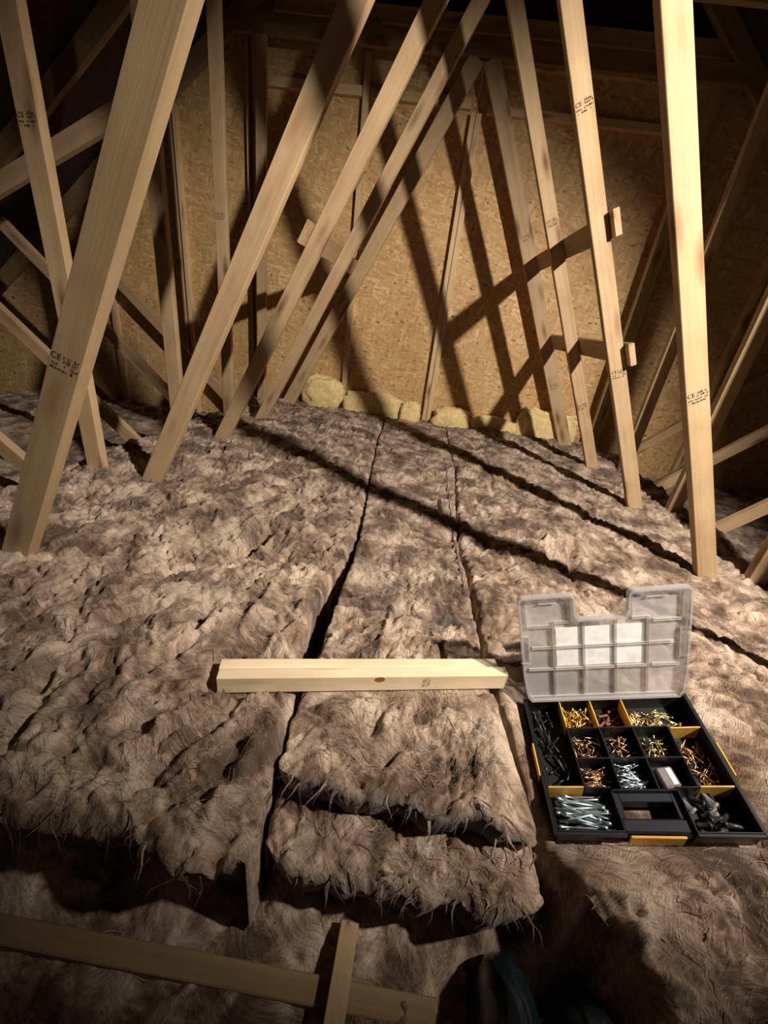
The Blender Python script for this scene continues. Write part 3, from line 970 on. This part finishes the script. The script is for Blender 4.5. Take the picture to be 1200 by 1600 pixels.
blob('foam_lump', (1.04, 3.325, 0.165), (0.23, 0.048, 0.155), 6, 'square cut yellow foam block behind the farthest right diagonal', 5.0)

# ================================================================== loose timber
ang = 0.218
def loose(name, centre, ln, w, h, rz, label, mat, extra=None):
    bm = bmesh.new()
    add_box(bm, -ln / 2, ln / 2, -w / 2, w / 2, 0, h, 0.0012)
    me = bm_mesh(bm, name)
    o = link(name, me, mat, None, Matrix.Translation(centre) @ Matrix.Rotation(rz, 4, 'Z'))
    return tag(o, label, 'timber')
b1 = loose('timber_batten', (-0.0315, 0.6330, 0.104), 0.628, 0.026, 0.042, ang, 'front pale timber batten with a knot, lying across the wool', M_PINE2)
b2 = loose('timber_batten', (-0.0455, 0.6610, 0.104), 0.618, 0.026, 0.0365, ang - 0.004, 'back timber batten, slightly lower, tucked behind the knotted one', M_PINE2)
st = loose('timber_offcut', (-0.004, 0.215, -0.1325), 0.21, 0.031, 0.030, math.pi / 2 - 0.04, 'short pale timber offcut lying on the dark chord at the bottom', M_PINE)
# ink stamp and end grain knot on the front batten
o = link('grade_stamp', STAMP[1], M_INK, b1, Matrix.Translation((0.125, -0.0136, 0.023)) @ Matrix.Rotation(math.pi / 2, 4, 'X') @ Matrix.Rotation(math.pi / 2, 4, 'Z') @ Matrix.Scale(0.45, 4))
o['label'] = 'small black ink stamp'
def knot(parent, x, y, z, r, M_):
    bm = bmesh.new()
    bmesh.ops.create_circle(bm, cap_ends=True, segments=20, radius=r)
    bmesh.ops.scale(bm, verts=bm.verts, vec=(1.5, 1, 1))
    o_ = link('knot', bm_mesh(bm, 'knot'), plain('knot_wood', (0.25, 0.12, 0.05), 0.7), parent, Matrix.Translation((x, y, z)) @ M_)
    o_['label'] = 'brown knot'
    return o_
knot(b1, 0.020, -0.0134, 0.034, 0.0075, Matrix.Rotation(math.pi / 2, 4, 'X'))

# ================================================================== organiser box
def ux(u): return (u - 0.5) * BW
def vy(v): return (0.5 - v) * BD
box = empty('organiser_box', M=BOXM @ Matrix.Translation((0, 0, -BH)))
tag(box, 'black compartment organiser box with open frosted lid, full of screws', 'organiser')
U_ = [0.0, 0.215, 0.41, 0.607, 0.81, 1.0]
V_ = [0.0, 0.258, 0.502, 0.712, 1.0]
NU0, NU1, NV = 0.352, 0.690, 0.742
wt = 0.0025
def bpart(name, x0, x1, y0, y1, z0, z1, mat, bevel=0.0006, parent=box):
    me = box_mesh(name, x0, x1, min(y0, y1), max(y0, y1), z0, z1, bevel)
    return link(name, me, mat, parent)
# tray shell as one part
bm = bmesh.new()
add_box(bm, ux(0), ux(1), vy(NV), vy(0), 0, 0.003)
add_box(bm, ux(0), ux(NU0), vy(1), vy(NV), 0, 0.003)
add_box(bm, ux(NU1), ux(1), vy(1), vy(NV), 0, 0.003)
for x in (ux(0), ux(1) - wt):
    add_box(bm, x, x + wt, vy(1), vy(0), 0.001, BH, 0.0006)
add_box(bm, ux(0), ux(1), vy(0) - wt, vy(0), 0.001, BH, 0.0006)
add_box(bm, ux(0), ux(NU0), vy(1), vy(1) + wt, 0.001, BH, 0.0006)
add_box(bm, ux(NU1), ux(1), vy(1), vy(1) + wt, 0.001, BH, 0.0006)
add_box(bm, ux(NU0) - wt, ux(NU0), vy(1), vy(NV), 0.001, BH, 0.0006)
add_box(bm, ux(NU1), ux(NU1) + wt, vy(1), vy(NV), 0.001, BH, 0.0006)
add_box(bm, ux(NU0), ux(NU1), vy(NV), vy(NV) + wt, 0.001, BH, 0.0006)
link('tray', bm_mesh(bm, 'tray'), M_BLACK, box)
# rim flange
bm = bmesh.new()
for (a, b, c, d) in ((ux(0) - .005, ux(0), vy(1) - .005, vy(0) + .004), (ux(1), ux(1) + .005, vy(1) - .005, vy(0) + .004),
                     (ux(0), ux(1), vy(0), vy(0) + .004), (ux(0), ux(NU0), vy(1) - .005, vy(1)), (ux(NU1), ux(1), vy(1) - .005, vy(1))):
    add_box(bm, a, b, c, d, BH - 0.010, BH - 0.001, 0.0006)
link('rim', bm_mesh(bm, 'rim'), M_BLACK, box)
# carrying handle with its grip opening
bm = bmesh.new()
add_box(bm, ux(NU0), ux(NU1), vy(0.995), vy(0.905), 0.012, BH - 0.008, 0.003)
add_box(bm, ux(NU0), ux(0.385), vy(0.905), vy(NV), 0.012, BH - 0.010, 0.001)
add_box(bm, ux(0.652), ux(NU1), vy(0.905), vy(NV), 0.012, BH - 0.010, 0.001)
add_box(bm, ux(0.385), ux(0.652), vy(0.800), vy(NV), 0.012, BH - 0.010, 0.001)
link('handle', bm_mesh(bm, 'handle'), M_NAVY, box)
# fixed compartment walls
hz = BH - 0.004
def cw(u0, u1, v0, v1):
    x0, x1, y0, y1 = ux(u0), ux(u1), vy(v1), vy(v0)
    if abs(x1 - x0) < 1e-6: x0, x1 = x0 - wt / 2, x1 + wt / 2
    if abs(y1 - y0) < 1e-6: y0, y1 = y0 - wt / 2, y1 + wt / 2
    bpart('compartment_wall', x0, x1, y0, y1, 0.003, hz, M_BLACK)
cw(U_[1], U_[1], V_[1], V_[3]); cw(U_[2], U_[2], V_[1], NV - .01); cw(U_[3], U_[3], V_[1], NV - .01); cw(U_[4], U_[4], V_[1], V_[3])
cw(U_[1], U_[4], V_[1], V_[1]); cw(U_[1], U_[4], V_[2], V_[2]); cw(U_[1], NU0, V_[3], V_[3]); cw(NU1, U_[4], V_[3], V_[3])
# amber removable dividers
def dv(u0, u1, v0, v1):
    x0, x1, y0, y1 = ux(u0), ux(u1), vy(v1), vy(v0)
    t = 0.0013
    if abs(x1 - x0) < 1e-6: x0, x1 = x0 - t, x1 + t
    if abs(y1 - y0) < 1e-6: y0, y1 = y0 - t, y1 + t
    o_ = bpart('divider', x0, x1, y0, y1, 0.003, BH - 0.002, M_YELLOW)
    o_['label'] = 'amber yellow divider'
dv(U_[1], U_[1], 0.012, V_[1] - .008); dv(U_[2], U_[2], 0.012, V_[1] - .008); dv(U_[3], U_[3], 0.012, V_[1] - .008)
dv(U_[4] + .008, 0.988, V_[1] + .02, V_[1] + .02); dv(0.012, U_[1] - .008, V_[3], V_[3]); dv(U_[4] + .008, 0.988, V_[3], V_[3])
# amber latches
for a in ((ux(0) - .0085, ux(0) - .0052, vy(0.635), vy(0.385)), (ux(1) + .0052, ux(1) + .0085, vy(0.645), vy(0.405)), (ux(0.365), ux(0.632), vy(1) - .0085, vy(1) - .0048)):
    o_ = bpart('latch', a[0], a[1], a[2], a[3], BH - 0.030, BH + 0.001, M_YELLOW, 0.001)
    o_['label'] = 'amber yellow latch'

# lid: hinged at the rear edge, leaning back
LH = BD * 1.055
lid_ang = math.radians(108)
lid_M = Matrix.Translation((0, vy(0) + 0.004, BH)) @ Matrix.Rotation(math.pi - lid_ang, 4, 'X')   # local y runs up the lid
def outline(inset=0.0):
    w = BW / 2 + 0.004 - inset
    n0, n1 = (0.335 - 0.5) * BW - inset * 0, (0.648 - 0.5) * BW
    t, nb = LH - inset, LH * 0.775 - inset
    r = 0.010 - inset * 0.5
    pts = []
    def arc(cx, cy, r_, a0, a1, k=5):
        for i in range(k + 1):
            a = math.radians(a0 + (a1 - a0) * i / k)
            pts.append((cx + r_ * math.cos(a), cy + r_ * math.sin(a)))
    wb = w - 0.010
    pts.append((-wb + .006, inset)); pts.append((wb - .006, inset)); pts.append((wb + .002, 0.012 + inset)); pts.append((w - .003, 0.06))
    arc(w - r, t - r, r, 0, 90)
    arc(n1 + inset + r, t - r, r, 90, 180)
    pts.append((n1 + inset - 0.001, nb + 0.016)); pts.append((n1 + inset - 0.008, nb))
    pts.append((n0 - inset + 0.008, nb)); pts.append((n0 - inset + 0.001, nb + 0.016))
    arc(n0 - inset - r, t - r, r, 0, 90)
    arc(-w + r, t - r, r, 90, 180)
    pts.append((-w + .003, 0.06)); pts.append((-wb - .002, 0.012 + inset))
    return pts
def prism(name, pts, z0, z1, mat, parent, M=None):
    bm = bmesh.new()
    a = [bm.verts.new((x, y, z0)) for x, y in pts]
    b = [bm.verts.new((x, y, z1)) for x, y in pts]
    bm.faces.new(a[::-1]); bm.faces.new(b)
    n = len(pts)
    for i in range(n):
        bm.faces.new((a[i], a[(i + 1) % n], b[(i + 1) % n], b[i]))
    bmesh.ops.recalc_face_normals(bm, faces=bm.faces)
    return link(name, bm_mesh(bm, name), mat, parent, M)
lid = prism('lid', outline(), -0.0008, 0.0008, M_CLEAR, box, lid_M)
lid['label'] = 'frosted clear plastic lid standing open'
# rim wall of the lid (ring), facing the inside (towards the camera: -z in lid frame)
ZS = 1
po, pi_ = outline(), outline(0.0045)
bm = bmesh.new()
n = len(po)
ra = [[bm.verts.new((x, y, z)) for x, y in P] for P in (po, pi_) for z in (0.001, 0.013)]
for i in range(n):
    j = (i + 1) % n
    bm.faces.new((ra[0][i], ra[0][j], ra[1][j], ra[1][i]))
    bm.faces.new((ra[2][j], ra[2][i], ra[3][i], ra[3][j]))
    bm.faces.new((ra[1][i], ra[1][j], ra[3][j], ra[3][i]))
    bm.faces.new((ra[0][j], ra[0][i], ra[2][i], ra[2][j]))
bmesh.ops.recalc_face_normals(bm, faces=bm.faces)
link('lid_rim', bm_mesh(bm, 'lid_rim'), M_CLEAR, lid)
def ridge(x0, x1, y0, y1):
    me = box_mesh('ridge', x0, x1, y0, y1, 0.0010, 0.0065, 0.0004)
    link('ridge', me, M_CLEAR, lid)
def lxx(u): return (u - 0.5) * BW
def lyy(v): return (1 - v) * LH
rt = 0.0011
for v, segs in ((0.285, ((0.035, 0.195), (0.80, 0.965))), (0.487, ((0.06, 0.925),)), (0.695, ((0.035, 0.195), (0.20, 0.38), (0.39, 0.575), (0.585, 0.765), (0.80, 0.965))), (0.255, ((0.205, 0.31), (0.67, 0.785)))):
    for a, b in segs:
        for off in (-0.0022, 0.0022):
            ridge(lxx(a), lxx(b), lyy(v) + off - rt / 2, lyy(v) + off + rt / 2)
for u, segs in ((0.200, ((0.255, 0.690), (0.70, 0.955))), (0.387, ((0.27, 0.69), (0.70, 0.955))), (0.580, ((0.27, 0.69), (0.70, 0.955))), (0.770, ((0.255, 0.690), (0.70, 0.955)))):
    for a, b in segs:
        for off in (-0.0022, 0.0022):
            ridge(lxx(u) + off - rt / 2, lxx(u) + off + rt / 2, lyy(b), lyy(a))
for (a, b, c, d) in ((0.035, 0.31, 0.045, 0.285), (0.675, 0.965, 0.045, 0.265)):
    ridge(lxx(a), lxx(a) + rt, lyy(d), lyy(c)); ridge(lxx(b) - rt, lxx(b), lyy(d), lyy(c))
    ridge(lxx(a), lxx(a) + 0.018, lyy(c) - rt, lyy(c)); ridge(lxx(b) - 0.018, lxx(b), lyy(c) - rt, lyy(c))
    ridge(lxx(a) + 0.026, lxx(b) - 0.026, lyy(c) - 0.009, lyy(c) - 0.008)
for sgn in (-1, 1):
    x = sgn * (BW / 2 - 0.014)
    ridge(x - rt, x + rt, lyy(0.63), lyy(0.375))
    for v in (0.375, 0.63):
        ridge(min(x, x + sgn * 0.019), max(x, x + sgn * 0.019), lyy(v) - rt, lyy(v) + rt)
ridge(lxx(0.04), lxx(0.96), 0.008, 0.0093)
lab = link('paper_label', box_mesh('paper_label', lxx(0.218), lxx(0.752), lyy(0.678), lyy(0.315), 0.0010, 0.0016), M_PAPER, lid)
lab['label'] = 'white paper insert behind the lid'

# ---- screws
def screw_mesh(name, ln, r, mat):
    bm = bmesh.new()
    tube_mesh(bm, [(0, 0, 0), (0.002 * ln / .03, 0, 0), (0.003 * ln / .03, 0, 0), (ln * 0.35, 0, 0), (ln * 0.36, 0, 0), (ln * 0.88, 0, 0), (ln, 0, 0)],
              [r * 2.0, r * 1.9, r * 0.85, r * 0.85, r * 1.05, r * 1.0, r * 0.1], 7)
    bmesh.ops.recalc_face_normals(bm, faces=bm.faces)
    me = bm_mesh(bm, name, True)
    me.materials.append(mat)
    return me
SM = {'brass': screw_mesh('screw', 0.027, 0.0011, M_BRASS), 'copper': screw_mesh('screw', 0.025, 0.0010, M_COPPER), 'pale': screw_mesh('screw', 0.027, 0.0010, M_PALEBR),
      'steel': screw_mesh('screw', 0.032, 0.0011, M_STEEL), 'longsteel': screw_mesh('screw', 0.080, 0.0017, M_STEEL), 'black': screw_mesh('screw', 0.040, 0.0015, M_DARKST)}
rs = random.Random(5)
def fill(kind, n, u0, u1, v0, v1, label, group, spread=math.pi, a0=0.0, zmax=0.022, tilt=0.35):
    me = SM[kind]
    ln = max(v.co.x for v in me.vertices)
    for i in range(n):
        for _ in range(40):
            a = a0 + rs.uniform(-spread, spread)
            if rs.random() < .5: a += math.pi
            x, y = rs.uniform(ux(u0) + .004, ux(u1) - .004), rs.uniform(vy(v1) + .004, vy(v0) - .004)
            ex, ey = x + math.cos(a) * ln, y + math.sin(a) * ln
            if ux(u0) + .003 < ex < ux(u1) - .003 and vy(v1) + .003 < ey < vy(v0) - .003:
                break
        else:
            a = a0
            x, y = (ux(u0) + ux(u1)) / 2 - math.cos(a) * ln / 2, (vy(v0) + vy(v1)) / 2 - math.sin(a) * ln / 2
        z = 0.006 + zmax * (i / n)
        t = rs.uniform(-tilt, tilt)
        t = max(-math.asin(min(1, (z - .004) / ln)), t) if t < 0 else t
        M = BOXM @ Matrix.Translation((x, y, z - BH)) @ Matrix.Rotation(a, 4, 'Z') @ Matrix.Rotation(-t, 4, 'Y')
        s_ = bpy.data.objects.new('screw', me)
        C.objects.link(s_)
        s_.matrix_basis = M
        tag(s_, label, 'screw', group)
fill('black', 34, 0.01, U_[1], 0.01, V_[3], 'black screw in the long left compartment of the organiser', 'black screws in the long left compartment', 1.2, 1.57, 0.014)
fill('brass', 44, U_[1], U_[2], 0.01, V_[1], 'golden brass screw between the two left amber dividers at the back', 'brass screws in the back row', zmax=0.026)
fill('pale', 48, U_[3], 0.93, 0.06, V_[1], 'pale brass screw in the wide back compartment right of the dividers', 'pale brass screws in the wide back compartment', zmax=0.022)
fill('copper', 34, U_[1], U_[2], V_[1], V_[2], 'bronze screw in the second row, leftmost small compartment', 'bronze screws in the second row left', zmax=0.022)
fill('copper', 22, U_[2], U_[3], V_[1], V_[2], 'bronze screw in the second row, middle small compartment', 'bronze screws in the second row middle', zmax=0.018)
fill('pale', 22, U_[3], U_[4], V_[1], V_[2], 'pale brass screw in the second row, third small compartment', 'pale brass screws in the second row', zmax=0.018)
fill('copper', 44, U_[4], 0.99, V_[1] + .03, V_[3], 'dim bronze screw in the tall right-hand compartment', 'bronze screws in the tall right compartment', zmax=0.012)
fill('copper', 36, U_[1], U_[2], V_[2], V_[3], 'bronze screw in the third row beside the zinc screws', 'bronze screws in the third row', 0.5, 0.0, zmax=0.022)
fill('steel', 34, U_[2], U_[3], V_[2], V_[3], 'short bluish zinc screw in the third row middle compartment', 'short zinc screws in the third row', 0.5, -0.1, zmax=0.022)
fill('longsteel', 36, 0.012, NU0 - .01, V_[3] + .01, 0.985, 'long bluish zinc screw in the front left compartment', 'long zinc screws in the front left compartment', 0.30, -0.1, zmax=0.024, tilt=0.08)
# small plugs, a plastic block and clear fittings
for i in range(9):
    bm = bmesh.new()
    tube_mesh(bm, [(0, 0, 0), (0.003, 0, 0), (0.018, 0, 0), (0.022, 0, 0)], [0.0035, 0.0028, 0.0028, 0.0015], 8)
    o_ = link('wall_plug', bm_mesh(bm, 'wall_plug', True), M_REDDK, None, BOXM @ Matrix.Translation((rs.uniform(ux(.43), ux(.53)), rs.uniform(vy(.22), vy(.06)), 0.008 + i * .001 - BH)) @ Matrix.Rotation(rs.uniform(0, 1.2), 4, 'Z'))
    tag(o_, 'dark red wall plug in the shadowed back compartment', 'wall plug', 'dark red wall plugs')
bm = bmesh.new()
add_box(bm, -0.013, 0.013, -0.020, 0.020, 0, 0.018, 0.003)
add_box(bm, 0.0135, 0.0145, -0.016, 0.016, 0.003, 0.015)
blk = empty('plastic_block', M=BOXM @ Matrix.Translation(((ux(U_[3]) + ux(U_[4])) / 2 - 0.002, vy(0.61), 0.004 - BH)) @ Matrix.Rotation(0.12, 4, 'Z'))
tag(blk, 'grey plastic block with pale label in the third row', 'block')
link('body', box_mesh('body', -0.015, 0.015, -0.018, 0.018, 0, 0.020, 0.003), M_GREYP, blk)
o_ = link('label_strip', box_mesh('label_strip', 0.002, 0.011, -0.014, 0.014, 0.0202, 0.0208), M_PAPER, blk)
o_['label'] = 'pale paper strip'
for i in range(14):
    bm = bmesh.new()
    tube_mesh(bm, [(0, 0, 0), (0.004, 0, 0), (0.0045, 0, 0), (0.020, 0, 0), (0.026, 0, 0)], [0.0065, 0.0065, 0.004, 0.004, 0.002], 10)
    mt = (M_DARKST, M_CLEAR, M_DARKST)[i % 3] if i else M_PAPER
    a = rs.uniform(0, 6.28)
    x, y = rs.uniform(ux(.75), ux(.90)), rs.uniform(vy(.95), vy(.78))
    o_ = link('plastic_fixing', bm_mesh(bm, 'plastic_fixing', True), mt, None, BOXM @ Matrix.Translation((x, y, 0.010 + i * .0013 - BH)) @ Matrix.Rotation(a, 4, 'Z') @ Matrix.Rotation(rs.uniform(-.3, .1), 4, 'Y'))
    tag(o_, 'small plastic fixing in the front right compartment', 'fixing', 'plastic fixings in the front right compartment')

# ================================================================== unidentified dark two-humped thing in the foreground
def bundle():
    nx, ny = 90, 90
    X, Y = np.meshgrid(np.linspace(0.165, 0.43, nx), np.linspace(-0.10, 0.345, ny), indexing='ij')
    def hump(cx, cy, rx, top, back):
        a = np.abs(X - cx - 0.02 * (Y - cy)) / rx
        b = np.where(Y > cy, (Y - cy) / back, (Y - cy) / 0.24)
        r = np.sqrt(a ** 2.4 + b ** 2)
        return top * np.clip(1 - r ** 2.2, 0, 1) ** 0.6
    h = np.maximum(hump(0.248, 0.19, 0.050, 0.150, 0.13), hump(0.366, 0.17, 0.054, 0.155, 0.13))
    wr = 0.006 * np.abs(fbm(X * 38 + 2 * pnoise(X * 9, Y * 9, 3), Y * 7, 71, 3)) + 0.002 * fbm(X * 90, Y * 30, 72, 2)
    h = h + wr * (h > 0.004)
    Z = -0.135 + h
    bm = bmesh.new()
    vs = [[bm.verts.new((X[i, j], Y[i, j], Z[i, j])) for j in range(ny)] for i in range(nx)]
    for i in range(nx - 1):
        for j in range(ny - 1):
            if max(h[i, j], h[i + 1, j], h[i, j + 1], h[i + 1, j + 1]) > 0.004:
                bm.faces.new((vs[i][j], vs[i + 1][j], vs[i + 1][j + 1], vs[i][j + 1]))
    loose_v = [v for v in bm.verts if not v.link_faces]
    bmesh.ops.delete(bm, geom=loose_v, context='VERTS')
    ed = [e for e in bm.edges if e.is_boundary]
    ret = bmesh.ops.extrude_edge_only(bm, edges=ed)
    for g in ret['geom']:
        if isinstance(g, bmesh.types.BMVert):
            g.co.z = -0.16
    bmesh.ops.recalc_face_normals(bm, faces=bm.faces)
    o_ = link('dark_bundle', bm_mesh(bm, 'dark_bundle', True), M_TEAL)
    tag(o_, 'dark teal glossy crumpled bag with two humps at the bottom edge', 'bundle')
bundle()

# ================================================================== the work lamp itself (just out of view)
lamp = empty('work_lamp', M=Matrix.Translation(LAMP) @ (AIM - LAMP).to_track_quat('-Z', 'Y').to_matrix().to_4x4())
tag(lamp, 'small work lamp clamped to a post, lighting the loft', 'lamp')
bm = bmesh.new()
tube_mesh(bm, [(0, 0, 0.030), (0, 0, 0.034), (0, 0, 0.060), (0, 0, 0.075)], [0.040, 0.046, 0.034, 0.012], 20)
link('housing', bm_mesh(bm, 'housing', True), M_LAMPB, lamp)
mi = lamp.matrix_basis.inverted()
bm = bmesh.new()
tube_mesh(bm, [(0, 0, 0.07), mi @ Vector((1.43, 0.04, 2.08)), mi @ Vector((1.44, 0.19, 2.235))], 0.006, 8)
link('arm', bm_mesh(bm, 'arm', True), M_LAMPB, lamp)
me = box_mesh('clamp', -0.012, 0.012, -0.03, 0.03, -0.02, 0.02, 0.002)
link('clamp', me, M_LAMPB, lamp, mi @ Matrix.Translation((1.44, 0.213, 2.25)))
